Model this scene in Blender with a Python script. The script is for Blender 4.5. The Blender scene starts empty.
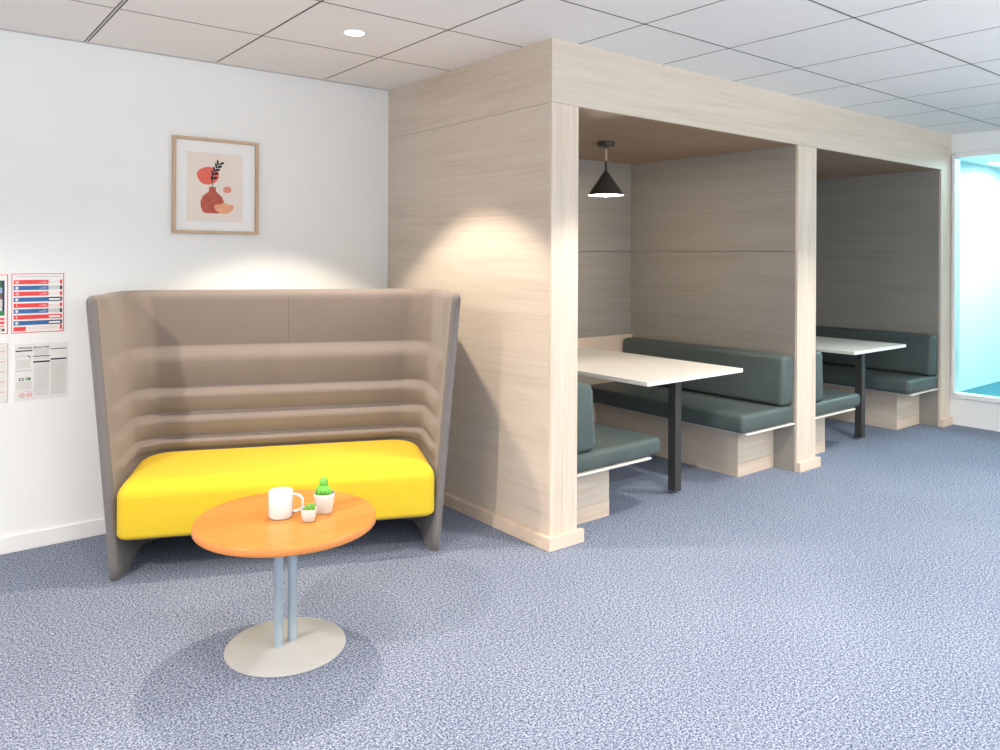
import bpy, bmesh, math, random
from mathutils import Vector, Matrix
random.seed(7)
PI = math.pi
scene = bpy.context.scene
col = scene.collection

# ------------------------------------------------------------------ materials
def new_mat(name):
    m = bpy.data.materials.new(name); m.use_nodes = True
    nt = m.node_tree; b = nt.nodes['Principled BSDF']
    return m, nt, b

def ramp(nt, stops):
    r = nt.nodes.new('ShaderNodeValToRGB'); e = r.color_ramp.elements
    while len(e) < len(stops): e.new(0.5)
    for k, (p, c) in enumerate(stops):
        e[k].position = p; e[k].color = (*c, 1)
    return r

def coords(nt, scale=(1, 1, 1), loc=(0, 0, 0)):
    tc = nt.nodes.new('ShaderNodeTexCoord'); mp = nt.nodes.new('ShaderNodeMapping')
    mp.inputs['Scale'].default_value = scale; mp.inputs['Location'].default_value = loc
    nt.links.new(tc.outputs['Object'], mp.inputs['Vector'])
    return mp.outputs['Vector']

def noise(nt, vec, scale, detail=4, rough=.55, dist=0):
    n = nt.nodes.new('ShaderNodeTexNoise')
    n.inputs['Scale'].default_value = scale; n.inputs['Detail'].default_value = detail
    n.inputs['Roughness'].default_value = rough; n.inputs['Distortion'].default_value = dist
    nt.links.new(vec, n.inputs['Vector']); return n

def bump(nt, b, height, strength, dist=.002):
    n = nt.nodes.new('ShaderNodeBump'); n.inputs['Strength'].default_value = strength
    n.inputs['Distance'].default_value = dist
    nt.links.new(height, n.inputs['Height']); nt.links.new(n.outputs['Normal'], b.inputs['Normal'])

def plain(name, c, rough=.5, metal=0, var=.05, scale=6, spec=.5, coat=0):
    m, nt, b = new_mat(name)
    n = noise(nt, coords(nt), scale)
    lo = tuple(x * (1 - var) for x in c); hi = tuple(min(1, x * (1 + var)) for x in c)
    r = ramp(nt, [(.3, lo), (.7, hi)])
    nt.links.new(n.outputs['Fac'], r.inputs['Fac']); nt.links.new(r.outputs['Color'], b.inputs['Base Color'])
    b.inputs['Roughness'].default_value = rough; b.inputs['Metallic'].default_value = metal
    b.inputs['Specular IOR Level'].default_value = spec; b.inputs['Coat Weight'].default_value = coat
    return m

def wood(name, axis, dark, mid, light, rough=.5, off=0, k=1.0):
    m, nt, b = new_mat(name)
    i = 'xyz'.index(axis)
    s1 = [9.0 * k] * 3; s1[i] = .7 * k
    s2 = [70.0 * k] * 3; s2[i] = 1.6 * k
    n1 = noise(nt, coords(nt, s1, (off, off * .7, off * 1.3)), 1.0, 5, .6, 1.2)
    n2 = noise(nt, coords(nt, s2, (off, off, off)), 1.0, 4, .65, .4)
    mx = nt.nodes.new('ShaderNodeMix'); mx.data_type = 'FLOAT'; mx.inputs[0].default_value = .42
    nt.links.new(n1.outputs['Fac'], mx.inputs[2]); nt.links.new(n2.outputs['Fac'], mx.inputs[3])
    r = ramp(nt, [(.34, dark), (.47, mid), (.62, light)])
    nt.links.new(mx.outputs[0], r.inputs['Fac']); nt.links.new(r.outputs['Color'], b.inputs['Base Color'])
    b.inputs['Roughness'].default_value = rough; b.inputs['Specular IOR Level'].default_value = .3
    bump(nt, b, n2.outputs['Fac'], .08, .001)
    return m

def fabric(name, c, var=.1, rough=.85, scale=420, sheen=.15, b_str=.15):
    m, nt, b = new_mat(name)
    v = coords(nt)
    n = noise(nt, v, scale, 2); n2 = noise(nt, v, 5, 3)
    mx = nt.nodes.new('ShaderNodeMix'); mx.data_type = 'FLOAT'; mx.inputs[0].default_value = .4
    nt.links.new(n.outputs['Fac'], mx.inputs[2]); nt.links.new(n2.outputs['Fac'], mx.inputs[3])
    r = ramp(nt, [(.35, tuple(x * (1 - var) for x in c)), (.65, tuple(min(1, x * (1 + var)) for x in c))])
    nt.links.new(mx.outputs[0], r.inputs['Fac']); nt.links.new(r.outputs['Color'], b.inputs['Base Color'])
    b.inputs['Roughness'].default_value = rough; b.inputs['Specular IOR Level'].default_value = .25
    b.inputs['Sheen Weight'].default_value = sheen
    bump(nt, b, n.outputs['Fac'], b_str, .001)
    return m

def carpet():
    m, nt, b = new_mat('carpet_pile')
    v = coords(nt)
    n = noise(nt, v, 150, 2, .7); n2 = noise(nt, v, 1.3, 3); n3 = noise(nt, v, 85, 2, .7)
    mx = nt.nodes.new('ShaderNodeMix'); mx.data_type = 'FLOAT'; mx.inputs[0].default_value = .3
    nt.links.new(n.outputs['Fac'], mx.inputs[2]); nt.links.new(n3.outputs['Fac'], mx.inputs[3])
    r = ramp(nt, [(.385, CARPET[0]), (.485, CARPET[1]), (.60, CARPET[2])])
    nt.links.new(mx.outputs[0], r.inputs['Fac'])
    r2 = ramp(nt, [(.3, (.93, .93, .95)), (.7, (1.05, 1.05, 1.04))])
    nt.links.new(n2.outputs['Fac'], r2.inputs['Fac'])
    mu = nt.nodes.new('ShaderNodeMix'); mu.data_type = 'RGBA'; mu.blend_type = 'MULTIPLY'; mu.inputs[0].default_value = 1
    nt.links.new(r.outputs['Color'], mu.inputs[6]); nt.links.new(r2.outputs['Color'], mu.inputs[7])
    nt.links.new(mu.outputs[2], b.inputs['Base Color'])
    b.inputs['Roughness'].default_value = .95; b.inputs['Specular IOR Level'].default_value = .1
    return m

def emit(name, c, s):
    m, nt, b = new_mat(name)
    b.inputs['Base Color'].default_value = (*c, 1)
    b.inputs['Emission Color'].default_value = (*c, 1); b.inputs['Emission Strength'].default_value = s
    return m

def glass(name, tint):
    m = bpy.data.materials.new(name); m.use_nodes = True; nt = m.node_tree
    nt.nodes.remove(nt.nodes['Principled BSDF']); out = nt.nodes['Material Output']
    t = nt.nodes.new('ShaderNodeBsdfTransparent'); t.inputs[0].default_value = (*tint, 1)
    g = nt.nodes.new('ShaderNodeBsdfGlossy'); g.inputs['Roughness'].default_value = .03
    f = nt.nodes.new('ShaderNodeFresnel'); f.inputs['IOR'].default_value = 1.3
    mx = nt.nodes.new('ShaderNodeMixShader')
    nt.links.new(f.outputs[0], mx.inputs[0]); nt.links.new(t.outputs[0], mx.inputs[1]); nt.links.new(g.outputs[0], mx.inputs[2])
    nt.links.new(mx.outputs[0], out.inputs[0]); return m

CARPET = [(.034, .052, .105), (.152, .183, .262), (.385, .415, .49)]
WD, WM, WL = (.53, .44, .355), (.60, .51, .42), (.64, .555, .465)
GD, GM, GL = (.262, .242, .214), (.29, .27, .242), (.312, .292, .266)  # same oak, greyed and darkened for the dim light inside the bays
M = dict(
    wall=plain('white_wall_paint', (.83, .84, .83), .7, var=.012, scale=2, spec=.2),
    trim=plain('white_trim_paint', (.83, .83, .82), .45, var=.02),
    tile=plain('ceiling_tile', (.86, .835, .805), .9, var=.02, scale=60, spec=.1),
    seam=plain('ceiling_grid_joint', (.10, .09, .085), .8),
    alu=plain('ceiling_rail', (.62, .61, .60), .5, var=.03),
    carpet=carpet(),
    wood_y=wood('pale_oak_along_y', 'y', WD, WM, WL),
    wood_x=wood('pale_oak_along_x', 'x', WD, WM, WL, off=3),
    wood_z=wood('pale_oak_upright', 'z', (.54, .44, .355), (.63, .525, .43), (.70, .60, .50), off=5),
    wood_shade_x=wood('shaded_oak_along_x', 'x', GD, GM, GL, off=8),
    wood_shade_y=wood('shaded_oak_along_y', 'y', GD, GM, GL, off=9),
    wood_c=wood('shaded_oak_ceiling', 'x', (.29, .19, .12), (.34, .23, .15), (.38, .265, .175), off=4),  # same oak again, the weak light overhead put into its brown
    wood_line=plain('oak_joint', (.30, .24, .19), .7),
    wood_tip=wood('blond_oak', 'x', (.62, .48, .37), (.68, .54, .425), (.72, .58, .47), off=2),
    orange=wood('orange_beech', 'x', (.45, .155, .024), (.535, .208, .038), (.595, .255, .058), rough=.3, off=6, k=.8),
    orange_edge=plain('orange_edge_band', (.62, .22, .055), .4),
    shell=fabric('taupe_fabric', (.228, .190, .168), .07),
    shell_out=fabric('grey_fabric', (.155, .142, .140), .08),
    yellow=fabric('yellow_fabric', (.67, .465, .024), .03, sheen=.05, b_str=.06),
    leather=fabric('dark_teal_vinyl', (.078, .100, .096), .12, rough=.42, scale=240, sheen=0, b_str=.08),
    thread=plain('pale_stitching', (.55, .56, .52), .8),
    white_lam=plain('white_laminate', (.83, .80, .75), .35, var=.02),
    board_edge=plain('pale_board', (.70, .66, .60), .5),
    black=plain('black_steel', (.06, .056, .053), .38, metal=.3),
    dark=plain('dark_plastic', (.02, .02, .022), .5),
    steel=plain('blue_grey_steel', (.42, .50, .56), .35, metal=.55),
    plate=plain('pale_grey_enamel', (.42, .42, .415), .45, var=.05),
    ceramic=plain('white_ceramic', (.62, .615, .61), .15, var=.01, coat=.4),
    cactus=plain('cactus_green', (.14, .46, .05), .45, var=.35, scale=60),
    cactus_d=plain('succulent_green', (.14, .34, .045), .5, var=.4, scale=90),
    soil=plain('dark_soil', (.05, .035, .025), .95, var=.4, scale=200),
    frame=wood('light_oak_frame', 'z', (.46, .32, .21), (.54, .39, .265), (.60, .45, .32), off=7),
    frame_x=wood('light_oak_frame_rail', 'x', (.46, .32, .21), (.54, .39, .265), (.60, .45, .32), off=7),
    mat=plain('white_mount', (.85, .85, .845), .8, var=.01),
    print=plain('cream_print', (.80, .715, .64), .8, var=.02),
    coral=plain('coral_ink', (.76, .15, .115), .8), terra=plain('terracotta_ink', (.46, .10, .07), .8, var=.25, scale=25),
    peach=plain('peach_ink', (.80, .38, .22), .8, var=.1, scale=40), ink=plain('black_ink', (.02, .02, .025), .8),
    pink=plain('salmon_ink', (.74, .27, .20), .8),
    red=plain('red_print', (.80, .05, .055), .5), blue=plain('blue_print', (.03, .13, .36), .5),
    navy=plain('navy_print', (.01, .03, .07), .5), paper=plain('white_paper', (.82, .81, .79), .6, var=.015),
    palegrey=plain('pale_grey_print', (.62, .62, .63), .6), greyink=plain('grey_ink', (.47, .46, .45), .8),
    pinkline=plain('pale_red_ink', (.70, .42, .38), .7), green=plain('green_print', (.03, .22, .09), .6),
    leafdark=plain('photo_green', (.05, .14, .07), .6, var=.6, scale=60), sky=plain('photo_blue', (.28, .46, .62), .6),
    sheet=plain('greyish_paper', (.75, .735, .715), .5, var=.015),
    brown=plain('photo_brown', (.20, .12, .09), .6, var=.4, scale=60),
    shade_in=plain('shade_white_inside', (.85, .80, .72), .5), brass=plain('pale_cord', (.62, .55, .42), .6),
    bulb=emit('warm_bulb', (1, .86, .66), 14), downlight=emit('downlight_glow', (1, .93, .82), 14),
    glass=glass('tinted_glass', (.78, .955, .965)),
    teal=plain('teal_carpet', (.04, .16, .20), .9, var=.15, scale=80),
    farwall=plain('pale_blue_wall', (.76, .85, .87), .7, var=.01),
    panel=emit('office_light', (.95, 1, 1), 6),
)

# ------------------------------------------------------------------ object helpers
def empty(name, label, cat, loc=(0, 0, 0), rz=0, group=None):
    o = bpy.data.objects.new(name, None); col.objects.link(o)
    o.empty_display_size = .1; o.location = loc; o.rotation_euler = (0, 0, rz)
    o['label'] = label; o['category'] = cat
    if group: o['group'] = group
    return o

def obj(name, bm, mats, parent=None, smooth=False, world=True, angle=None):
    """link bm as one mesh; vertices given in world space are moved into the parent's space"""
    if parent is not None and world:
        r = parent
        while r.parent: r = r.parent
        off = Vector(r.location)
        bmesh.ops.translate(bm, verts=bm.verts, vec=-off)
    bmesh.ops.recalc_face_normals(bm, faces=bm.faces)
    me = bpy.data.meshes.new(name); bm.to_mesh(me); bm.free()
    for m in (mats if isinstance(mats, (list, tuple)) else [mats]): me.materials.append(m)
    o = bpy.data.objects.new(name, me); col.objects.link(o)
    if parent is not None: o.parent = parent
    if smooth:
        for p in me.polygons: p.use_smooth = True
        if angle:
            me.set_sharp_from_angle(angle=angle)
    return o

def struct(name, bm, mats, parent=None, **k):
    o = obj(name, bm, mats, parent, **k)
    o['kind'] = 'structure'
    return o

def box(bm, a, b, bev=0, seg=2, mi=0):
    x0, y0, z0 = (min(p, q) for p, q in zip(a, b)); x1, y1, z1 = (max(p, q) for p, q in zip(a, b))
    t = bmesh.new()
    vs = [t.verts.new(p) for p in ((x0,y0,z0),(x1,y0,z0),(x1,y1,z0),(x0,y1,z0),(x0,y0,z1),(x1,y0,z1),(x1,y1,z1),(x0,y1,z1))]
    for f in ((0,3,2,1),(4,5,6,7),(0,1,5,4),(1,2,6,5),(2,3,7,6),(3,0,4,7)): t.faces.new([vs[i] for i in f])
    if bev: bmesh.ops.bevel(t, geom=t.edges[:], offset=bev, segments=seg, profile=.5, affect='EDGES')
    for f in t.faces: f.material_index = mi
    merge(bm, t); return bm

def merge(bm, t, mtx=None):
    me = bpy.data.meshes.new('tmp'); t.to_mesh(me); t.free()
    if mtx is not None: me.transform(mtx)
    bm.from_mesh(me); bpy.data.meshes.remove(me)

def B(*boxes, bev=0, seg=2):
    bm = bmesh.new()
    for a, b in boxes: box(bm, a, b, bev, seg)
    return bm

def lathe(bm, prof, c=(0, 0, 0), n=40, mi=0, close=False):
    rings = []
    for r, z in prof:
        if r < 1e-6: rings.append([bm.verts.new((c[0], c[1], c[2] + z))])
        else: rings.append([bm.verts.new((c[0] + r*math.cos(2*PI*k/n), c[1] + r*math.sin(2*PI*k/n), c[2] + z)) for k in range(n)])
    if close: rings.append(rings[0])
    for A, Bq in zip(rings, rings[1:]):
        for k in range(n):
            k2 = (k + 1) % n
            if len(A) == 1 and len(Bq) == 1: continue
            if len(A) == 1: f = [A[0], Bq[k], Bq[k2]]
            elif len(Bq) == 1: f = [A[k], A[k2], Bq[0]]
            else: f = [A[k], A[k2], Bq[k2], Bq[k]]
            bm.faces.new(f).material_index = mi
    return bm

def tube(bm, pts, r, n=12, mi=0, sx=1.0):
    pts = [Vector(p) for p in pts]; rings = []
    up = Vector((0, 0, 1))
    for i, p in enumerate(pts):
        d = (pts[min(i+1, len(pts)-1)] - pts[max(i-1, 0)]).normalized()
        a = d.cross(up)
        if a.length < 1e-3: a = d.cross(Vector((1, 0, 0)))
        a.normalize(); b = a.cross(d)
        rr = r[i] if isinstance(r, (list, tuple)) else r
        rings.append([bm.verts.new(p + a*math.cos(2*PI*k/n)*rr*sx + b*math.sin(2*PI*k/n)*rr) for k in range(n)])
    for A, Bq in zip(rings, rings[1:]):
        for k in range(n): bm.faces.new([A[k], A[(k+1) % n], Bq[(k+1) % n], Bq[k]]).material_index = mi
    bm.faces.new(rings[0][::-1]).material_index = mi; bm.faces.new(rings[-1]).material_index = mi
    return bm

def prism(bm, poly, z0, z1, bev=0, seg=3, mi=0, vert_bev=False):
    t = bmesh.new()
    lo = [t.verts.new((x, y, z0)) for x, y in poly]; hi = [t.verts.new((x, y, z1)) for x, y in poly]
    n = len(poly)
    t.faces.new(lo[::-1]); t.faces.new(hi)
    for k in range(n): t.faces.new([lo[k], lo[(k+1) % n], hi[(k+1) % n], hi[k]])
    if bev:
        es = [e for e in t.edges if abs(e.verts[0].co.z - e.verts[1].co.z) < 1e-6]
        bmesh.ops.bevel(t, geom=es, offset=bev, segments=seg, profile=.5, affect='EDGES')
    for f in t.faces: f.material_index = mi
    merge(bm, t); return bm

def rounded(x0, y0, x1, y1, radii, n=8):
    """polygon of a rectangle with corner radii (bl, br, tr, tl)"""
    out = []
    for (cx, cy, a0), r in zip(((x0, y0, PI), (x1, y0, 1.5*PI), (x1, y1, 0), (x0, y1, .5*PI)), radii):
        ox = cx + (r if cx == x0 else -r); oy = cy + (r if cy == y0 else -r)
        for k in range(n + 1):
            a = a0 + k*PI/2/n; out.append((ox + r*math.cos(a), oy + r*math.sin(a)))
    return out

def text_mesh(s, size, bold=False):
    cu = bpy.data.curves.new('t', 'FONT'); cu.body = s; cu.size = size; cu.offset = .0006 if bold else 0
    o = bpy.data.objects.new('t', cu); col.objects.link(o)
    me = bpy.data.meshes.new_from_object(o.evaluated_get(bpy.context.evaluated_depsgraph_get()))
    bpy.data.objects.remove(o); bpy.data.curves.remove(cu)
    return me

# ------------------------------------------------------------------ dimensions
H = 2.625                # ceiling
D = 1.647                # booth depth
L = 4.895                # booth length
FZ = 2.295               # booth opening height
YB = -.10                # booth back panel
X0, X1 = .19, 2.33       # first bay
X2, X3 = 2.576, 4.69     # second bay
PL = .068                # plinth height

# ------------------------------------------------------------------ the setting
bm = bmesh.new(); box(bm, (-7, -9.5, -.06), (4.9, .0, 0)); struct('floor', bm, M['carpet'])
bm = bmesh.new(); box(bm, (-7, 0, 0), (5.0, .12, 2.7)); struct('wall_back', bm, M['wall'])
bm = bmesh.new()
box(bm, (-7, -.014, 0), (-.0, 0, .084), .003); struct('baseboard_back', bm, M['trim'])

# suspended ceiling: grid of tiles with dark open joints and a wall angle
SX, SY, TX, TY = .679, .684, -.487, -.729
bm = bmesh.new()
box(bm, (-7, -9.5, H + .006), (5.0, 0, H + .05), mi=1)
xs = [-7] + [TX + k*SX for k in range(-9, 8)] + [4.9]
ys = [-.022] + [TY - k*SY for k in range(0, 13)] + [-9.5]
G = .0046
for a, b in zip(xs, xs[1:]):
    for c, d in zip(ys, ys[1:]):
        if b - a < .02: continue
        gx0 = gx1 = G
        k = round((a - TX)/SX); k2 = round((b - TX)/SX)
        if k == -2: gx0 = .011
        if k2 == -2: gx1 = .011
        v = [bm.verts.new(p) for p in ((a+gx0, c-G, H), (b-gx1, c-G, H), (b-gx1, d+G, H), (a+gx0, d+G, H))]
        bm.faces.new(v)
# light rail down the middle of the wide joint, and the wall angle strip
box(bm, (TX - 2*SX - .004, -9.5, H - .001), (TX - 2*SX + .004, -.022, H + .006), mi=2)
box(bm, (-7, -.018, H - .002), (0, 0, H + .006), mi=2)
struct('ceiling', bm, [M['tile'], M['seam'], M['alu']])

# right wall with the glazed opening
WY0, WY1, WZ0, WZ1 = -1.672, -4.6, .275, 2.425
bm = bmesh.new()
box(bm, (4.9, -9.5, 0), (5.0, WY1, 2.7)); box(bm, (4.9, WY1, 0), (5.0, WY0, WZ0))
box(bm, (4.9, WY1, WZ1), (5.0, WY0, 2.7)); box(bm, (4.9, WY0, 0), (5.0, 0, 2.7))
struct('wall_right', bm, M['wall'])
win = bpy.data.objects.new('window_1', None); col.objects.link(win); win['kind'] = 'structure'
win.location = (4.9, WY0, WZ0)
bm = bmesh.new()
e = .03
box(bm, (4.885, WY1, WZ0 - e), (5.0, WY0 + .0, WZ0 + .012), .003); box(bm, (4.885, WY1, WZ1 - .012), (5.0, WY0, WZ1 + e), .003)
box(bm, (4.885, WY0 - .012, WZ0 - e), (5.0, WY0 + .012, WZ1 + e), .003); box(bm, (4.885, WY1 - e, WZ0 - e), (5.0, WY1 + .012, WZ1 + e), .003)
struct('window_frame', bm, M['trim'], win)
bm = bmesh.new(); box(bm, (4.900, WY1, WZ0), (4.906, WY0, WZ1)); struct('window_pane', bm, M['glass'], win)

# the office seen through the glass
bm = bmesh.new(); box(bm, (4.9, -6.0, -.06), (9.6, -.9, 0)); struct('floor_office', bm, M['teal'])
bm = bmesh.new(); box(bm, (5.0, -1.0, 0), (9.6, -.9, 2.7)); struct('wall_office_left', bm, M['farwall'])
bm = bmesh.new(); box(bm, (9.6, -6.0, 0), (9.7, -.9, 2.7)); struct('wall_office_far', bm, M['farwall'])
bm = bmesh.new(); box(bm, (5.0, -6.1, 0), (9.6, -6.0, 2.7)); struct('wall_office_right', bm, M['farwall'])
bm = bmesh.new(); box(bm, (5.0, -6.0, 2.6), (9.6, -1.0, 2.66)); struct('ceiling_office', bm, M['farwall'])

# ------------------------------------------------------------------ booth carcass
booth = empty('meeting_booth', 'pale oak-panelled two-bay booth surround with fascia and three posts, built along the white wall', 'booth', (0, -D, 0))
def bpart(name, bm, mat, **k): return obj(name, bm, mat, booth, **k)
# outer side: grain along y, joint line at the fascia height
bpart('side_panel', B(((0, -D + .0185, 0), (.018, 0, FZ - .0015))), M['wood_y'])
bpart('side_panel', B(((0, -D + .0185, FZ + .0015), (.018, 0, H))), M['wood_y'])
bpart('side_joint', B(((.002, -D + .02, FZ - .003), (.016, 0, FZ + .003))), M['wood_line'])
bpart('fascia_panel', B(((0, -D, FZ + .0008), (L, -D + .018, H))), M['wood_x'])
for a, b in ((0, X0), (X1, X2), (X3, L)):
    bpart('post', B(((a, -D, 0), (b, -D + .018, FZ - .0008))), M['wood_z'])
# partitions: lining on their inner faces, oak with interior shade in its colour, joint at mid height
ZJ = 1.547
def lining(x0, x1, y0, y1, mat):
    bpart('wall_lining', B(((x0, y0, 0), (x1, y1, ZJ - .002))), mat)
    bpart('wall_lining', B(((x0, y0, ZJ + .002), (x1, y1, FZ))), mat)
for a, b in ((.018, X0), (X1, X2), (X3, L)):
    bpart('partition_core', B(((a + .012, -D + .018, 0), (b - .012, YB, FZ))), M['wood_line'])
    if a != .018: lining(a, a + .012, -D + .018, YB, M['wood_shade_y'])
    if b != L: lining(b - .012, b, -D + .018, YB, M['wood_shade_y'])
bpart('end_panel', B(((L - .012, -D + .018, 0), (L, 0, FZ))), M['wood_y'])
for a, b in ((X0, X1), (X2, X3)):
    lining(a, b, YB, YB + .012, M['wood_shade_x'])
    bpart('back_rail', B(((a, YB - .022, 0), (b, YB - .001, .845))), M['wood_tip'])
    bpart('booth_ceiling', B(((a, -D + .0185, FZ), (b, YB, FZ + .02))), M['wood_c'])
p = .028
bpart('plinth', B(((-p, -D - p, 0), (X0 + p, -D - .0005, PL)), ((-p, -D, 0), (-.0005, -.016, PL)), bev=.002), M['wood_tip'])
bpart('plinth', B(((X1 - .001, -D - p, 0), (X2 + p, -D - .0005, PL)), bev=.002), M['wood_tip'])
bpart('plinth', B(((X3 - .001, -D - p, 0), (L + .0, -D - .0005, PL)), bev=.002), M['wood_tip'])

# ------------------------------------------------------------------ benches
def cushion(x0, x1, y0, y1, z0, z1, r, crown=.012, lean=0, side=1):
    """soft box: bevelled, subdivided, slightly swollen on its big face"""
    bm = bmesh.new(); box(bm, (x0, y0, z0), (x1, y1, z1), r, 5)
    return bm

def bench(xw, side, label, w_seat, w_base, zs1):
    """xw: x of the partition face it is fixed to; side +1 extends to +x, -1 to -x"""
    f = lambda d: xw + side*d
    root = empty('bench_seat', label, 'bench', (f(w_base/2), (YB - 1.46)/2, 0), group='upholstered benches of the two booths')
    y_end, y_in = -1.455, YB - .03
    gy = M['wood_shade_y']
    obj('base_panel', B(((f(.003), y_end, .0), (f(w_base), y_in, .330))), M['wood_y'], root)
    obj('base_front', B(((f(.003), y_end - .012, .092), (f(w_base), y_end - .0005, .330))), M['wood_x'], root)
    obj('base_kick', B(((f(.003), y_end - .014, 0), (f(w_base), y_end - .0005, .09))), M['wood_tip'], root)
    obj('seat_board', B(((f(.003), -1.632, .331), (f(w_seat - (.10 if side > 0 else .045)), y_in, .3425)), bev=.002), M['board_edge'], root)
    s = obj('seat_cushion', cushion(f(.003), f(w_seat), -1.63, y_in, .343, zs1, .032), M['leather'], root, smooth=True)
    # backrest: slightly wedge-shaped upholstered block
    t = .155
    bm = bmesh.new(); box(bm, (f(.004), -1.632, zs1 + .002), (f(t), y_in, .822), .035, 5)
    for v in bm.verts:                       # lean: thinner at the top
        k = (v.co.z - zs1)/(.822 - zs1)
        d = (v.co.x - xw)*side
        v.co.x = xw + side*d*(1.07 - .17*k)
    bk = obj('backrest', bm, M['leather'], root, smooth=True)
    if xw != X0: return root
    bm = bmesh.new()                          # stitched piping at the rounded end edge
    for k in range(24):
        z = zs1 + .05 + k*(.822 - zs1 - .1)/23
        kk = (z - zs1)/(.822 - zs1)
        x = xw + side*((t - .009)*(1.07 - .17*kk))
        box(bm, (x - .0015, -1.6255, z - .002), (x + .0015, -1.621, z + .002))
    obj('stitching', bm, M['thread'], bk)
    return root
bench(X0, 1, 'dark green bench against the left side of the near booth, right behind its corner post', .715, .435, .448)
bench(X1, -1, 'dark green bench along the right side of the near booth, beside the middle post', .62, .437, .468)
bench(X2, 1, 'dark green bench at the left side of the far booth, mostly behind the middle post', .715, .462, .448)
bench(X3, -1, 'dark green bench at the right side of the far booth, nearest the glass window', .585, .442, .462)

# ------------------------------------------------------------------ booth tables
def booth_table(x0, x1, xl, label):
    t = empty('booth_table', label, 'table', (xl, -.85, 0), group='white booth tables')
    bm = bmesh.new()
    box(bm, (x0, -1.592, .744), (x1, YB - .024, .77), .002)
    obj('tabletop', bm, M['white_lam'], t)
    g = obj('leg', B(((xl - .03, -1.468, .022), (xl + .03, -1.408, .743)), bev=.003), M['black'], t)
    obj('crossbar', B(((xl - .02, -1.407, .715), (xl + .02, YB - .03, .743)), bev=.002), M['black'], t)
    bm = lathe(bmesh.new(), [(0, 0), (.021, 0), (.021, .008), (.008, .012), (.008, .0215), (0, .0215)], (xl, -1.438, 0), 20)
    obj('glide', bm, M['steel'], g, smooth=True, angle=.6)
booth_table(.815, 1.765, 1.255, 'white rectangular table on a black post leg in the near booth, under the black pendant')
booth_table(3.25, 4.14, 3.65, 'white rectangular table on a black leg in the far booth, behind the middle post')

# ------------------------------------------------------------------ pendant lamp
px, py = 1.215, -.868
pl = empty('pendant_lamp', 'black cone pendant lamp hanging from the ceiling of the near booth', 'lamp', (px, py, FZ))
obj('canopy', lathe(bmesh.new(), [(0, -.001), (.06, -.001), (.06, -.028), (.056, -.032), (0, -.032)], (px, py, FZ), 32), M['black'], pl, smooth=True, angle=.5)
obj('cord', tube(bmesh.new(), [(px, py, FZ - .045), (px, py, FZ - .13)], .006), M['brass'], pl, smooth=True, angle=.8)
obj('stem', lathe(bmesh.new(), [(0, -.032), (.009, -.032), (.009, -.046), (0, -.046)], (px, py, FZ), 16), M['black'], pl, smooth=True, angle=.8)
obj('stem', lathe(bmesh.new(), [(0, -.13), (.008, -.13), (.010, -.19), (.012, -.205), (0, -.205)], (px, py, FZ), 16), M['black'], pl, smooth=True, angle=.8)
sh = obj('lamp_shade', lathe(bmesh.new(), [(.010, -.203), (.016, -.206), (.122, -.362), (.124, -.368)], (px, py, FZ), 48), M['black'], pl, smooth=True)
obj('shade_lining', lathe(bmesh.new(), [(.1218, -.3670), (.1195, -.366), (.014, -.212), (0, -.212)], (px, py, FZ), 48), M['shade_in'], sh, smooth=True)
bl = obj('bulb', lathe(bmesh.new(), [(0, -.245), (.014, -.25), (.018, -.28), (.034, -.315), (.038, -.34), (.03, -.362), (.014, -.374), (0, -.377)], (px, py, FZ), 24), M['bulb'], pl, smooth=True)

# ------------------------------------------------------------------ recessed downlight
dl = (-.826, -1.078)
d = empty('downlight', 'round recessed ceiling downlight glowing above the high-backed sofa', 'ceiling light', (*dl, H))
obj('trim_ring', lathe(bmesh.new(), [(.048, 0.004), (.048, -.003), (.062, -.004), (.066, -.001), (.066, .004)], (*dl, H), 40), M['trim'], d, smooth=True, angle=.6)
obj('diffuser', lathe(bmesh.new(), [(0, -.002), (.048, -.002)], (*dl, H), 40), M['downlight'], d)
# ceiling panel in the office behind the glass
od = empty('office_ceiling_panel', 'small lit ceiling panel in the office behind the glass', 'ceiling light', (7.45, -1.35, 2.6))
obj('panel_frame', B(((7.1, -1.55, 2.59), (7.8, -1.15, 2.6))), M['trim'], od)
obj('diffuser', B(((7.12, -1.53, 2.586), (7.78, -1.17, 2.5895))), M['panel'], od)

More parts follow.
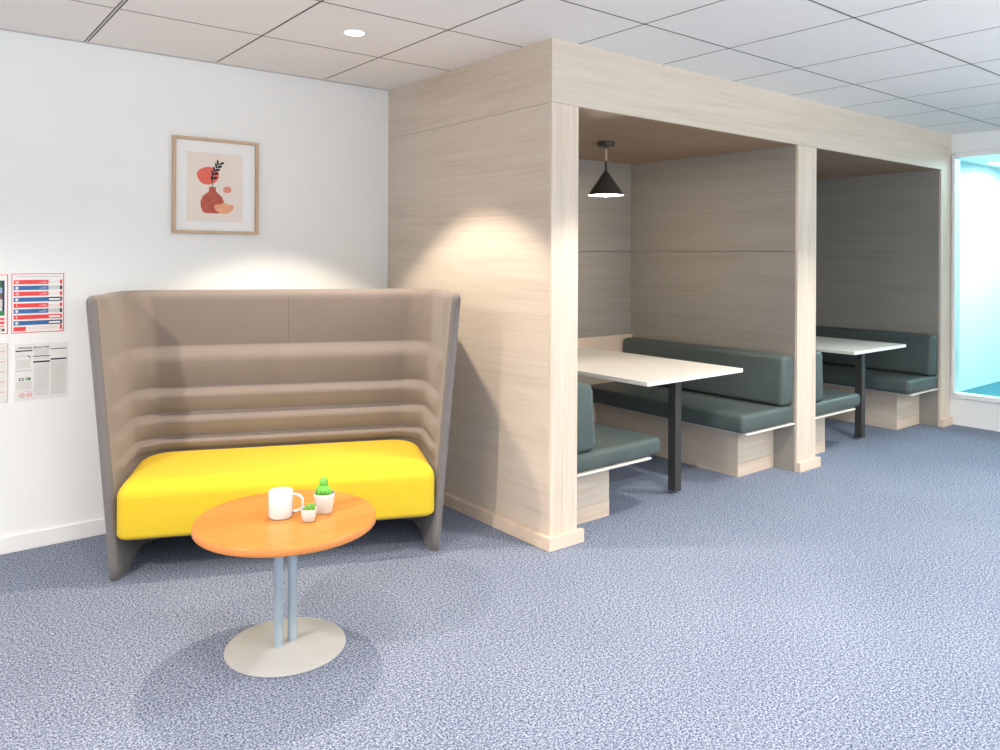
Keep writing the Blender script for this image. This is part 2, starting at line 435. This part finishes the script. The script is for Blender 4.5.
# ------------------------------------------------------------------ high-backed sofa (local space, turned 24 degrees)
sofa = empty('high_back_sofa', 'taupe high-backed two-seat sofa with padded wings and yellow seat against the white wall', 'sofa', (-1.158, -1.004, 0), -math.atan2(.407, .914))
ZT = 1.312
def half_w(z): return .772 + .108*(z/ZT)**1.05
SEAMS = [.45, .525, .655, .79, 1.012, 1.36]
def bulge(z):
    if z < SEAMS[0]: return .35
    for a, b in zip(SEAMS, SEAMS[1:]):
        if a <= z < b:
            t = (z - a)/(b - a)
            if b > ZT:                    # top band: swells gently at its foot, thin above
                t = t*.78
            top = .70
            if t < top: q = t/top; return q*(1.6 - .6*q)
            q = (t - top)/(1 - top); return .5 + .5*math.cos(PI*q)
    return 0
DEP, CR = .66, .20
def outline(z, n_side=26, n_arc=14, n_back=46):
    """centre-side path of the outer face: points, inward normals, distance from the free end"""
    w = half_w(z); dep = DEP + .03*(z/ZT)
    pts = []
    for k in range(n_side):
        u = (k/n_side)**1.6
        pts.append(((-w, u*(dep - CR)), (1, 0)))
    for k in range(n_arc):
        a = PI - (k/n_arc)*PI/2
        pts.append(((-w + CR + CR*math.cos(a), dep - CR + CR*math.sin(a)), (-math.cos(a), -math.sin(a))))
    for k in range(n_back):
        pts.append(((-w + CR + (2*w - 2*CR)*k/n_back, dep), (0, -1)))
    for k in range(n_arc):
        a = PI/2 - (k/n_arc)*PI/2
        pts.append(((w - CR + CR*math.cos(a), dep - CR + CR*math.sin(a)), (-math.cos(a), -math.sin(a))))
    for k in range(n_side + 1):
        u = 1 - (1 - 0)*(k/n_side)
        u = u**1.6
        pts.append(((w, u*(dep - CR)), (-1, 0)))
    return pts
def shell_mesh():
    bm = bmesh.new()
    zs = []
    bounds = [.0, .2] + SEAMS[:-1] + [ZT]
    for a, b in zip(bounds, bounds[1:]):
        n = 3 if b <= .45 else 14
        for k in range(n):
            t = k/n; t = .5 - .5*math.cos(PI*t) if n > 5 else t
            zs.append(a + (b - a)*t)
    zs.append(ZT)
    npt = len(outline(0))
    base = outline(.6)
    # arc-length from nearest free end
    acc = [0]
    for k in range(1, npt): acc.append(acc[-1] + math.dist(base[k][0], base[k-1][0]))
    tot = acc[-1]; fe = [min(a, tot - a) for a in acc]
    outer, inner = [], []
    TH = .05
    for z in zs:
        O, I = [], []
        for k, (pt, nr) in enumerate(outline(z)):
            e = fe[k]
            th = TH
            pad = max(0, min(1, (e - .045)/.10)); pad = pad*pad*(3 - 2*pad)
            bk = max(0, min(1, (e - .40)/.25)); bk = bk*bk*(3 - 2*bk)
            th_full = th + pad*(.004 + .022*bulge(z)) + bk*(.030 + .026*bulge(z))
            zz = z
            # round the free ends
            rr = .030
            s = 1
            if e < rr: s = max(.12, math.sqrt(max(0, 1 - (1 - e/rr)**2)))
            mid = th_full/2
            o_off, i_off = mid - mid*s, mid + mid*s
            # top roll
            tz = (z - (ZT - .03))/.03
            if tz > 0:
                q = math.sqrt(max(.01, 1 - tz*tz)); mm = (o_off + i_off)/2; hh = (i_off - o_off)/2*max(q, .12)
                o_off, i_off = mm - hh, mm + hh
            # rounded top corner at the free ends
            drop = 0
            if e < .05: drop = .035*(1 - math.sqrt(max(0, 1 - (1 - e/.05)**2)))*(z/ZT)**6
            O.append(bm.verts.new((pt[0] + nr[0]*o_off, pt[1] + nr[1]*o_off, zz - drop)))
            I.append(bm.verts.new((pt[0] + nr[0]*i_off, pt[1] + nr[1]*i_off, zz - drop)))
        outer.append(O); inner.append(I)
    nz = len(zs)
    for j in range(nz - 1):
        for k in range(npt - 1):
            bm.faces.new([outer[j][k], outer[j][k+1], outer[j+1][k+1], outer[j+1][k]]).material_index = 1
            bm.faces.new([inner[j][k], inner[j+1][k], inner[j+1][k+1], inner[j][k+1]]).material_index = 1 if min(fe[k], fe[k+1]) < .016 else 0
        for k in (0, npt - 1):
            bm.faces.new([outer[j][k], outer[j+1][k], inner[j+1][k], inner[j][k]]).material_index = 1
    for k in range(npt - 1):
        bm.faces.new([outer[-1][k], outer[-1][k+1], inner[-1][k+1], inner[-1][k]])
        bm.faces.new([outer[0][k], inner[0][k], inner[0][k+1], outer[0][k+1]])
    # lower wing insides and legs are in the darker outer cloth
    for f in bm.faces:
        c = f.calc_center_median()
        if c.z < .30: f.material_index = 1
    return bm
obj('backrest_shell', shell_mesh(), [M['shell'], M['shell_out']], sofa, smooth=True, world=False)
bm = bmesh.new()
def seat_ring(ins, z, crown=0):
    r = [bm.verts.new((x, y, z)) for x, y in rounded(-.742 + ins, -.035 + ins*1.25, .742 - ins, .60 - ins, [max(.006, q - ins) for q in (.06, .06, .17, .17)], 10)]
    for v in r: v.co.z += crown*(1 - (v.co.x/.75)**2)
    return r
rings = []
for k in range(7):
    a = k/6*PI/2; rings.append(seat_ring(.028*(1 - math.sin(a)), .187 + .028*(1 - math.cos(a))))
for k in range(9):
    a = k/8*PI/2; rings.append(seat_ring(.075*(1 - math.cos(a)), .452 - .075 + .075*math.sin(a), .008*math.sin(a)))
for ins in (.12, .18, .25): rings.append(seat_ring(ins, .455, .008))
for A, Bq in zip(rings, rings[1:]):
    for k in range(len(A)): bm.faces.new([A[k], A[(k+1) % len(A)], Bq[(k+1) % len(A)], Bq[k]])
bm.faces.new(rings[0][::-1]); bm.faces.new(rings[-1])
seat = obj('seat_cushion', bm, M['yellow'], sofa, smooth=True, world=False)
bm = bmesh.new()
pp = rounded(-.716, -.006, .716, .57, (.05, .05, .15, .15))
tube(bm, [(x, y, .188) for x, y in pp[-1:] + pp], .004, 8)
obj('piping', bm, M['shell_out'], seat, smooth=True, world=False)
obj('seat_frame', B(((-.70, .05, .165), (.70, .56, .192)), bev=.004), M['dark'], sofa, world=False)
zz_ = [1.018 + k*.012 for k in range(23)]
obj('centre_seam', tube(bmesh.new(), [(.012, DEP + .03*z/ZT - (.084 + .048*bulge(z)) + .0002, z) for z in zz_], .0016, 6), M['shell_out'], sofa, world=False)
for sx in (-1, 1):
    for y in (.03, .40):
        obj('foot', lathe(bmesh.new(), [(0, -.0), (.018, -.0), (.018, .012), (0, .012)], (sx*.747, y, 0), 16), M['dark'], sofa, world=False)

# ------------------------------------------------------------------ coffee table
cx, cy = -1.458, -1.748
ct = empty('coffee_table', 'round orange wood coffee table on a pale grey disc base in front of the sofa', 'table', (cx, cy, 0))
TR = .3385
obj('base_plate', lathe(bmesh.new(), [(0, 0), (.222, 0), (.226, .003), (.225, .007), (.213, .011), (0, .014)], (cx, cy, 0), 96), M['plate'], ct, smooth=True, angle=.7)
for dx, dy in ((-.034, -.006), (.030, .012)):
    bm = bmesh.new()
    prism(bm, [(cx + dx + a, cy + dy + b) for a, b in rounded(-.017, -.014, .017, .014, (.011,)*4, 5)], .012, .470)
    obj('column', bm, M['steel'], ct, smooth=True, angle=.7)
obj('tabletop', lathe(bmesh.new(), [(0, .47), (TR - .004, .47), (TR, .473), (TR, .4965), (TR - .003, .5), (0, .5)], (cx, cy, 0), 128), M['orange'], ct, smooth=True, angle=.5)
obj('edge_band', lathe(bmesh.new(), [(TR + .0004, .4735), (TR + .0012, .475), (TR + .0012, .495), (TR + .0004, .4962)], (cx, cy, 0), 128), M['orange_edge'], ct, smooth=True)

# mug
mx_, my_ = -1.479, -1.742
RT = Vector((.783, -.622, 0))
mug = empty('mug', 'plain white ceramic mug on the orange coffee table', 'mug', (mx_, my_, .5))
R_ = .046; HM = .102
obj('mug_body', lathe(bmesh.new(), [(0, .001), (R_ - .006, 0), (R_ - .001, .004), (R_, .01), (R_, HM - .003), (R_ - .002, HM), (R_ - .004, HM - .002), (R_ - .0045, .012), (R_ - .012, .008), (0, .008)], (mx_, my_, .5), 48), M['ceramic'], mug, smooth=True, angle=1.2)
pts = []
for k in range(17):
    a = PI/2 - k*PI/16
    ex = abs(math.cos(a))**.7; zz = .055 + .032*math.copysign(abs(math.sin(a))**.75, math.sin(a))
    q = Vector((mx_, my_, .5 + zz)) + RT*(R_ - .003 + 0.041*ex)
    pts.append(q)
obj('handle', tube(bmesh.new(), pts, .0055, 10), M['ceramic'], mug, smooth=True)

# small square pot with a green succulent
qx, qy = -1.412, -1.850
sp = empty('potted_succulent', 'tiny white square pot with a low dark green succulent on the orange table', 'plant', (qx, qy, .5))
def square_ring(bm, specs, c, mi=0, n=5, rz=0):
    rings = []
    for h, z, r in specs:
        ring = []
        for x, y in rounded(-h, -h, h, h, (r,)*4, n):
            ring.append(bm.verts.new((c[0] + x*math.cos(rz) - y*math.sin(rz), c[1] + x*math.sin(rz) + y*math.cos(rz), c[2] + z)))
        rings.append(ring)
    for A, Bq in zip(rings, rings[1:]):
        n_ = len(A)
        for k in range(n_): bm.faces.new([A[k], A[(k+1) % n_], Bq[(k+1) % n_], Bq[k]]).material_index = mi
    bm.faces.new(rings[0][::-1]).material_index = mi; bm.faces.new(rings[-1]).material_index = mi
    return bm
obj('pot', square_ring(bmesh.new(), [(.017, 0, .008), (.022, .004, .009), (.027, .034, .009), (.027, .048, .008), (.024, .048, .007), (.023, .038, .007)], (qx, qy, .5), rz=-.62), M['ceramic'], sp, smooth=True, angle=.8)
obj('soil', square_ring(bmesh.new(), [(.021, .034, .007), (.021, .038, .007)], (qx, qy, .5), rz=-.62), M['soil'], sp)
bm = bmesh.new()
rnd = random.Random(3)
for k in range(34):
    a = rnd.uniform(0, 2*PI); rr = .021*math.sqrt(rnd.random()); hh = .012 + .016*(1 - rr/.021) + rnd.uniform(0, .006)
    # the heap is a bit taller on its right side
    px_ = rr*math.cos(a); py_ = rr*math.sin(a)
    hh += .010*max(0, (px_*.78 - py_*.62)/.02)
    base = Vector((qx + px_*.8, qy + py_*.8, .537))
    tip = Vector((qx + px_*1.15, qy + py_*1.15, .537 + hh))
    m_ = base.lerp(tip, .6)
    tube(bm, [base, m_, tip], [.004, .0055, .0012], 7)
obj('leaves', bm, M['cactus_d'], sp, smooth=True)

# taller round pot with a cactus
kx, ky = -1.322, -1.790
cp = empty('potted_cactus', 'white tapered pot with a bright green knobbly cactus, behind the mug handle', 'plant', (kx, ky, .5))
obj('pot', lathe(bmesh.new(), [(0, 0), (.029, 0), (.033, .004), (.041, .068), (.041, .073), (.0385, .075), (.0365, .071), (.036, .063), (0, .063)], (kx, ky, .5), 40), M['ceramic'], cp, smooth=True, angle=.9)
obj('soil', lathe(bmesh.new(), [(.0365, .0635), (.02, .066), (0, .067)], (kx, ky, .5), 24), M['soil'], cp)
def ribbed(bm, c, r, h, ribs=9, tilt=(0, 0)):
    n = ribs*6; rings = []
    for j in range(13):
        t = j/12; z = h*t; rad = r*(math.sin(PI*(.16 + .84*t))**.55 if t < 1 else 0)
        ring = []
        for k in range(n):
            a = 2*PI*k/n; q = rad*(1 + .13*math.cos(ribs*a))
            ring.append(bm.verts.new((c[0] + q*math.cos(a) + tilt[0]*z, c[1] + q*math.sin(a) + tilt[1]*z, c[2] + z)))
        rings.append(ring)
    for A, Bq in zip(rings, rings[1:]):
        for k in range(n): bm.faces.new([A[k], A[(k+1) % n], Bq[(k+1) % n], Bq[k]])
    bmesh.ops.remove_doubles(bm, verts=bm.verts, dist=1e-5)
ck = (kx - .003, ky + .002, .562)
bm = bmesh.new(); ribbed(bm, ck, .026, .050); obj('cactus_stem', bm, M['cactus'], cp, smooth=True)
bm = bmesh.new(); ribbed(bm, (ck[0] + .001, ck[1], .604), .0165, .032, 8); obj('cactus_top', bm, M['cactus'], cp, smooth=True)
for s, r, h in ((1, .012, .026), (-1, .011, .022)):
    bm = bmesh.new(); ribbed(bm, (ck[0] + RT.x*.020*s, ck[1] + RT.y*.020*s, .563), r, h, 7, (RT.x*.15*s, RT.y*.15*s)); obj('cactus_offset', bm, M['cactus'], cp, smooth=True)

# ------------------------------------------------------------------ framed print on the white wall
ax0, ax1, az0, az1 = -1.404, -.910, 1.627, 2.180
art = empty('framed_print', 'framed print of a terracotta vase and bowl hanging on the white wall above the sofa', 'picture', ((ax0+ax1)/2, 0, az0))
fw, fd = .017, .030
bm = bmesh.new()
loops = []
for ins, y in ((0, 0), (0, -fd + .001), (.001, -fd), (fw - .001, -fd), (fw, -fd + .001), (fw, 0)):
    loops.append([bm.verts.new((x, y, z)) for x, z in ((ax0 + ins, az0 + ins), (ax1 - ins, az0 + ins), (ax1 - ins, az1 - ins), (ax0 + ins, az1 - ins))])
for A, Bq in zip(loops, loops[1:] + loops[:1]):
    for k in range(4): bm.faces.new([A[k], A[(k+1) % 4], Bq[(k+1) % 4], Bq[k]])
obj('frame', bm, M['frame'], art)
obj('mount', B(((ax0 + fw, -.008, az0 + fw), (ax1 - fw, -.002, az1 - fw))), M['mat'], art)
# the print: flat inks on cream paper; local u,v in 0..1 of the printed area
bx0, bx1, bz0, bz1 = -1.325, -1.002, 1.698, 2.098
yA = -.0084
def flat(bm, pts, y, mi):
    f = bm.faces.new([bm.verts.new((bx0 + u*(bx1-bx0), y, bz0 + v*(bz1-bz0))) for u, v in pts]); f.material_index = mi
def ell(cu, cv, ru, rv, n=36, wob=0, ph=0): return [(cu + ru*(1 + wob*math.sin(3*a + ph))*math.cos(a), cv + rv*(1 + wob*math.sin(2*a + ph))*math.sin(a)) for a in [2*PI*k/n for k in range(n)]]
bm = bmesh.new()
flat(bm, [(0, 0), (1, 0), (1, 1), (0, 1)], yA, 0)
flat(bm, ell(.375, .665, .195, .130, wob=.05), yA - .0002, 1)
flat(bm, ell(.72, .475, .075, .050), yA - .0002, 2)
# vase
half = [(.115, .12), (.165, .135), (.205, .22), (.205, .30), (.165, .37), (.09, .42), (.062, .445), (.056, .50), (.066, .505)]
vc = .455
flat(bm, [(vc + a, b) for a, b in half] + [(vc - a*1.02, b) for a, b in half[::-1]], yA - .0004, 3)
# bowl
flat(bm, [(.49, .245)] + [(.66 + .175*math.cos(a), .245 - .125*math.sin(a)**.8) for a in [PI - k*PI/16 for k in range(1, 16)]] + [(.84, .245), (.72, .262), (.64, .285), (.60, .262)], yA - .0006, 4)
# sprig
def stroke(p0, p1, w, y, mi):
    (a, b), (c, d) = p0, p1; l = math.hypot(c - a, d - b); nx, ny = -(d - b)/l*w, (c - a)/l*w
    flat(bm, [(a - nx, b - ny), (c - nx, d - ny), (c + nx, d + ny), (a + nx, b + ny)], y, mi)
stem = [(.455, .50), (.452, .58), (.462, .66), (.50, .74), (.545, .80), (.58, .85)]
for a, b in zip(stem, stem[1:]): stroke(a, b, .005, yA - .0008, 5)
for i, (u, v, dirs) in enumerate(((.452, .585, 1), (.455, .625, -1), (.462, .66, 1), (.475, .69, -1), (.49, .72, 1), (.505, .745, -1), (.525, .775, 1), (.54, .795, -1), (.555, .82, 1), (.575, .845, -1))):
    an = math.atan2(.08, .05) + dirs*.75; ln = .085
    c = (u + math.cos(an)*ln*.55, v + math.sin(an)*ln*.55)
    P = []
    for k in range(14):
        a = 2*PI*k/14; ea, eb = ln*.5*math.cos(a), .018*math.sin(a)
        P.append((c[0] + ea*math.cos(an) - eb*math.sin(an), c[1] + ea*math.sin(an) + eb*math.cos(an)))
    flat(bm, P, yA - .001 - .00005*i, 5)
obj('print', bm, [M['print'], M['coral'], M['pink'], M['terra'], M['peach'], M['ink']], art)

# ------------------------------------------------------------------ notices on the wall
class Sheet:
    def __init__(s, x0, x1, z0, z1, mats):
        s.x0, s.x1, s.z0, s.z1 = x0, x1, z0, z1; s.bm = bmesh.new(); s.mats = mats; s.n = 0
        box(s.bm, (x0, -.002, z0), (x1, 0, z1), 0, mi=0)
    def rect(s, u0, v0, u1, v1, mi, lv=1):
        y = -.002 - .00018*lv
        P = [(s.x0 + u*(s.x1-s.x0), y, s.z1 - v*(s.z1-s.z0)) for u, v in ((u0, v1), (u1, v1), (u1, v0), (u0, v0))]
        s.bm.faces.new([s.bm.verts.new(p) for p in P]).material_index = mi
    def disc(s, u, v, r, mi, lv=2, r_in=0, n=20):
        y = -.002 - .00018*lv; W = s.x1 - s.x0; c = (s.x0 + u*W, s.z1 - v*(s.z1-s.z0))
        o = [s.bm.verts.new((c[0] + r*W*math.cos(2*PI*k/n), y, c[1] + r*W*math.sin(2*PI*k/n))) for k in range(n)]
        if not r_in: s.bm.faces.new(o).material_index = mi; return
        i_ = [s.bm.verts.new((c[0] + r_in*W*math.cos(2*PI*k/n), y, c[1] + r_in*W*math.sin(2*PI*k/n))) for k in range(n)]
        for k in range(n): s.bm.faces.new([o[k], o[(k+1) % n], i_[(k+1) % n], i_[k]]).material_index = mi
    def text(s, t, u0, u1, v_base, mi, lv=3, bold=True):
        me = text_mesh(t, .02, bold)
        xs_ = [v.co.x for v in me.vertices]; w = max(xs_) - min(xs_); k = (u1 - u0)*(s.x1 - s.x0)/w
        mt = Matrix.Translation((s.x0 + u0*(s.x1-s.x0) - min(xs_)*k, -.002 - .00018*lv, s.z1 - v_base*(s.z1-s.z0))) @ Matrix.Rotation(PI/2, 4, 'X') @ Matrix.Scale(k, 4)
        me.transform(mt)
        n0 = len(s.bm.faces); s.bm.from_mesh(me); s.bm.faces.ensure_lookup_table()
        for f in s.bm.faces[n0:]: f.material_index = mi
        bpy.data.meshes.remove(me)
    def done(s, name, label):
        bmesh.ops.translate(s.bm, verts=s.bm.verts, vec=(-s.x0, 0, -s.z0))
        me = bpy.data.meshes.new(name); s.bm.to_mesh(me); s.bm.free()
        for m in s.mats: me.materials.append(m)
        o = bpy.data.objects.new(name, me); col.objects.link(o); o.location = (s.x0, 0, s.z0)
        o['label'] = label; o['category'] = 'notice'; o['group'] = 'notices pinned to the white wall'
        return o
PM = [M['paper'], M['red'], M['blue'], M['navy'], M['palegrey'], M['greyink'], M['pinkline'], M['ink'], M['green'], M['leafdark'], M['sky'], M['brown']]
PAPER, RED, BLUE, NAVY, PGREY, GINK, PINKL, INK, GREEN, LEAF, SKY, BROWN = range(12)

# red and blue emergency notice
s = Sheet(-2.172, -1.939, 1.102, 1.404, PM)
for r in ((0, 0, 1, .012), (0, .988, 1, 1), (0, 0, .016, 1), (.984, 0, 1, 1)): s.rect(*r, RED)
s.rect(.30, .045, .72, .056, GINK)
s.rect(.06, .038, .28, .060, PGREY); s.rect(.74, .038, .94, .060, PGREY)
rows = [(RED, 0), (BLUE, 1), (RED, 2), (BLUE, 3), (RED, 4), (BLUE, 5), (RED, 6), (BLUE, 7), (RED, 8)]
for c, k in rows:
    v0 = .108 + k*.0985; v1 = v0 + .072
    wide = k in (3, 6, 7)
    end = RED if c == RED else NAVY
    if k == 8:
        s.rect(.04, v0, .27, v1, RED); s.rect(.29, v0 + .01, .90, v0 + .016, PINKL); s.rect(.29, v0 + .035, .90, v0 + .041, PINKL); s.rect(.92, v0 - .015, .965, v1 - .01, RED)
        continue
    s.rect(.04, v0, .70, v1, c)
    if wide:
        s.rect(.70, v0, .965, v1, c if c == RED else NAVY); s.rect(.71, v0 + .022, .93, v1 - .018, PAPER, 2)
    else:
        s.rect(.705, v0, .915, v1, PGREY if c == BLUE else PAPER); s.rect(.705, v0 + .03, .915, v0 + .036, GINK if c == BLUE else PINKL, 2)
        s.rect(.92, v0, .965, v1, end)
    s.disc(.10, (v0 + v1)/2, .034, PGREY if c == BLUE else RED, 2)
    if k in (0, 2): s.rect(.07, (v0+v1)/2 - .010, .14, (v0+v1)/2 + .010, PAPER, 3); s.rect(.095, (v0+v1)/2 - .024, .115, (v0+v1)/2 + .024, PAPER, 3)
    else: s.rect(.088, (v0+v1)/2 - .018, .108, (v0+v1)/2 + .018, PAPER if c == BLUE else PGREY, 3)
    if k in (0, 1, 2, 4, 5): s.rect(.52, v0 + .040, .67, v0 + .046, PAPER, 2); s.rect(.58, v0 + .022, .67, v0 + .027, PGREY, 2)
s.done('safety_notice', 'red-bordered notice with red and blue bars on the wall left of the sofa')

# black and white legal notice
s = Sheet(-2.158, -1.921, .757, 1.046, [M['sheet']] + PM[1:])
s.text('AFFICHAGE OBLIGATOIRE', .06, .65, .085, INK)
s.rect(.02, .112, .33, .134, INK); s.rect(.345, .108, .66, .120, GINK); s.rect(.675, .108, .98, .122, INK)
def lines(u0, u1, v0, v1, step=.016, mi=GINK):
    v = v0; k = 0
    while v < v1:
        s.rect(u0, v, u1 - (.04 if k % 5 == 4 else 0), v + step*.38, mi); v += step; k += 1
lines(.36, .64, .135, .20); lines(.36, .64, .255, .29, .012); s.rect(.345, .222, .66, .238, INK); s.rect(.345, .315, .66, .345, INK)
s.rect(.675, .285, .98, .312, INK)
lines(.03, .30, .20, .24, .02); lines(.03, .30, .28, .44, .02); s.rect(.02, .462, .33, .478, GINK)
for a in range(4): s.rect(.245 + a*.012, .20 + a*.012, .262 + a*.012, .216 + a*.012, INK, 2)
s.rect(.08, .60, .17, .648, INK); s.rect(.10, .612, .15, .638, PAPER, 2); s.rect(.20, .595, .30, .645, GREEN); s.rect(.215, .607, .245, .633, PGREY, 2)
lines(.03, .32, .67, .80, .014); lines(.36, .65, .37, .86, .0125); lines(.68, .97, .335, .93, .0115); lines(.40, .62, .875, .93, .014)
s.rect(.02, .835, .36, .842, PINKL)
for u in (.14, .275):
    s.disc(u, .905, .05, RED, 2, .038)
    s.rect(u - .018, .895, u + .018, .915, GINK, 2); s.rect(u - .03, .900, u + .03, .908, RED, 3)
s.done('legal_notice', 'black and white printed notice headed AFFICHAGE OBLIGATOIRE below the red and blue one')

# left neighbours, cut by the photograph's edge
s = Sheet(-2.425, -2.187, 1.102, 1.400, PM)
for r in ((0, 0, 1, .012), (0, .988, 1, 1), (0, 0, .016, 1), (.984, 0, 1, 1)): s.rect(*r, RED)
s.rect(.06, .10, .94, .22, LEAF); s.rect(.06, .22, .94, .31, SKY); s.rect(.06, .31, .94, .42, BROWN); s.rect(.06, .42, .94, .62, PGREY)
s.rect(.90, .10, .94, .69, NAVY, 2); s.rect(.06, .46, .88, .475, GINK, 2); s.rect(.06, .53, .88, .545, GINK, 2); s.rect(.55, .61, .94, .69, GREEN, 3)
s.rect(.70, .625, .80, .68, PAPER, 4); s.rect(.06, .73, .94, .77, RED); s.rect(.06, .79, .94, .835, RED); s.rect(.06, .86, .94, .88, RED); s.rect(.06, .91, .94, .955, INK); s.rect(.5, .922, .90, .945, PAPER, 2)
s.done('evacuation_notice', 'red-bordered notice with a dark photograph at the left edge, above the plain ruled sheet')
s = Sheet(-2.425, -2.186, .757, 1.054, [M['sheet']] + PM[1:])
for r in ((0, 0, 1, .006), (0, .994, 1, 1), (.988, 0, 1, 1), (0, 0, .012, 1)): s.rect(*r, GINK)
k = 0
for v in [0.06 + .034*i for i in range(27)]:
    s.rect(.06, v, .95, v + (.018 if k % 5 == 2 else .008), PINKL if k % 5 == 2 else PGREY); k += 1
s.done('printed_notice', 'plain ruled printed sheet at the left edge, left of the black and white notice')

# ------------------------------------------------------------------ lights
def spot(name, x, y, z, e, size, blend, c=(1, .885, .75), r=.035):
    l = bpy.data.lights.new(name, 'SPOT'); l.energy = e; l.spot_size = math.radians(size); l.spot_blend = blend
    l.color = c; l.shadow_soft_size = r
    o = bpy.data.objects.new(name, l); col.objects.link(o); o.location = (x, y, z); return o
def area(name, loc, rot, sx, sy, e, c):
    l = bpy.data.lights.new(name, 'AREA'); l.shape = 'RECTANGLE'; l.size = sx; l.size_y = sy; l.energy = e; l.color = c
    o = bpy.data.objects.new(name, l); col.objects.link(o); o.location = loc; o.rotation_euler = rot; return o
SZ = H - .02
spot('downlight_sofa', *dl, SZ, 130, 92, .25, (1, .86, .69))
spot('downlight_front', -1.9, -2.25, SZ, 45, 100, .4)
spot('downlight_left', -4.0, -2.3, SZ, 230, 150, .3, (1, .88, .75), r=.03)
spot('downlight_booth', .50, -2.75, SZ, 115, 108, .25, (1, .93, .84))
spot('downlight_booth_far', 2.55, -3.0, SZ, 125, 110, .5, (1, .95, .88))
spot('downlight_centre', -.6, -4.2, SZ, 70, 110, .5, (1, .93, .85))
lp = bpy.data.lights.new('pendant_glow', 'POINT'); lp.energy = 12; lp.color = (1, .82, .6); lp.shadow_soft_size = .03
o = bpy.data.objects.new('pendant_glow', lp); col.objects.link(o); o.location = (px, py, FZ - .40)
# added unseen fill lamps aimed up to brighten ceiling and walls
area('ceiling_fill', (-2.6, -6.6, 1.7), (PI, 0, 0), 3.5, 2.5, 240, (1, .985, .96))
area('ceiling_fill_right', (2.4, -6.4, 1.7), (PI, 0, 0), 3.5, 2.5, 250, (.94, 1, .975))
area('office_light', (6.9, -2.2, 2.55), (0, 0, 0), 3.2, 1.6, 150, (.93, 1, 1))

w = bpy.data.worlds.new('world'); scene.world = w; w.use_nodes = True
bg = w.node_tree.nodes['Background']; bg.inputs['Color'].default_value = (.93, .965, 1, 1); bg.inputs['Strength'].default_value = 1.3

# ------------------------------------------------------------------ camera
yaw, roll = .6721, .0044
f_ = Vector((math.sin(yaw), math.cos(yaw), 0)); r_ = Vector((math.cos(yaw), -math.sin(yaw), 0)); u_ = Vector((0, 0, 1))
r2 = r_*math.cos(roll) + u_*math.sin(roll); u2 = -r_*math.sin(roll) + u_*math.cos(roll)
cam = bpy.data.cameras.new('camera'); co = bpy.data.objects.new('camera', cam); col.objects.link(co)
mt = Matrix.Identity(4)
for i in range(3): mt[i][0], mt[i][1], mt[i][2] = r2[i], u2[i], -f_[i]
mt[0][3], mt[1][3], mt[2][3] = -2.6616, -4.5703, 1.5
co.matrix_world = mt
cam.sensor_width = 36; cam.lens = 769.87/1000*36; cam.shift_x = 0; cam.shift_y = (256.78 - 375)/1000
cam.clip_start = .05
scene.camera = co
vs = scene.view_settings
vs.view_transform = 'Standard'; vs.look = 'None'; vs.exposure = .42; vs.gamma = 1
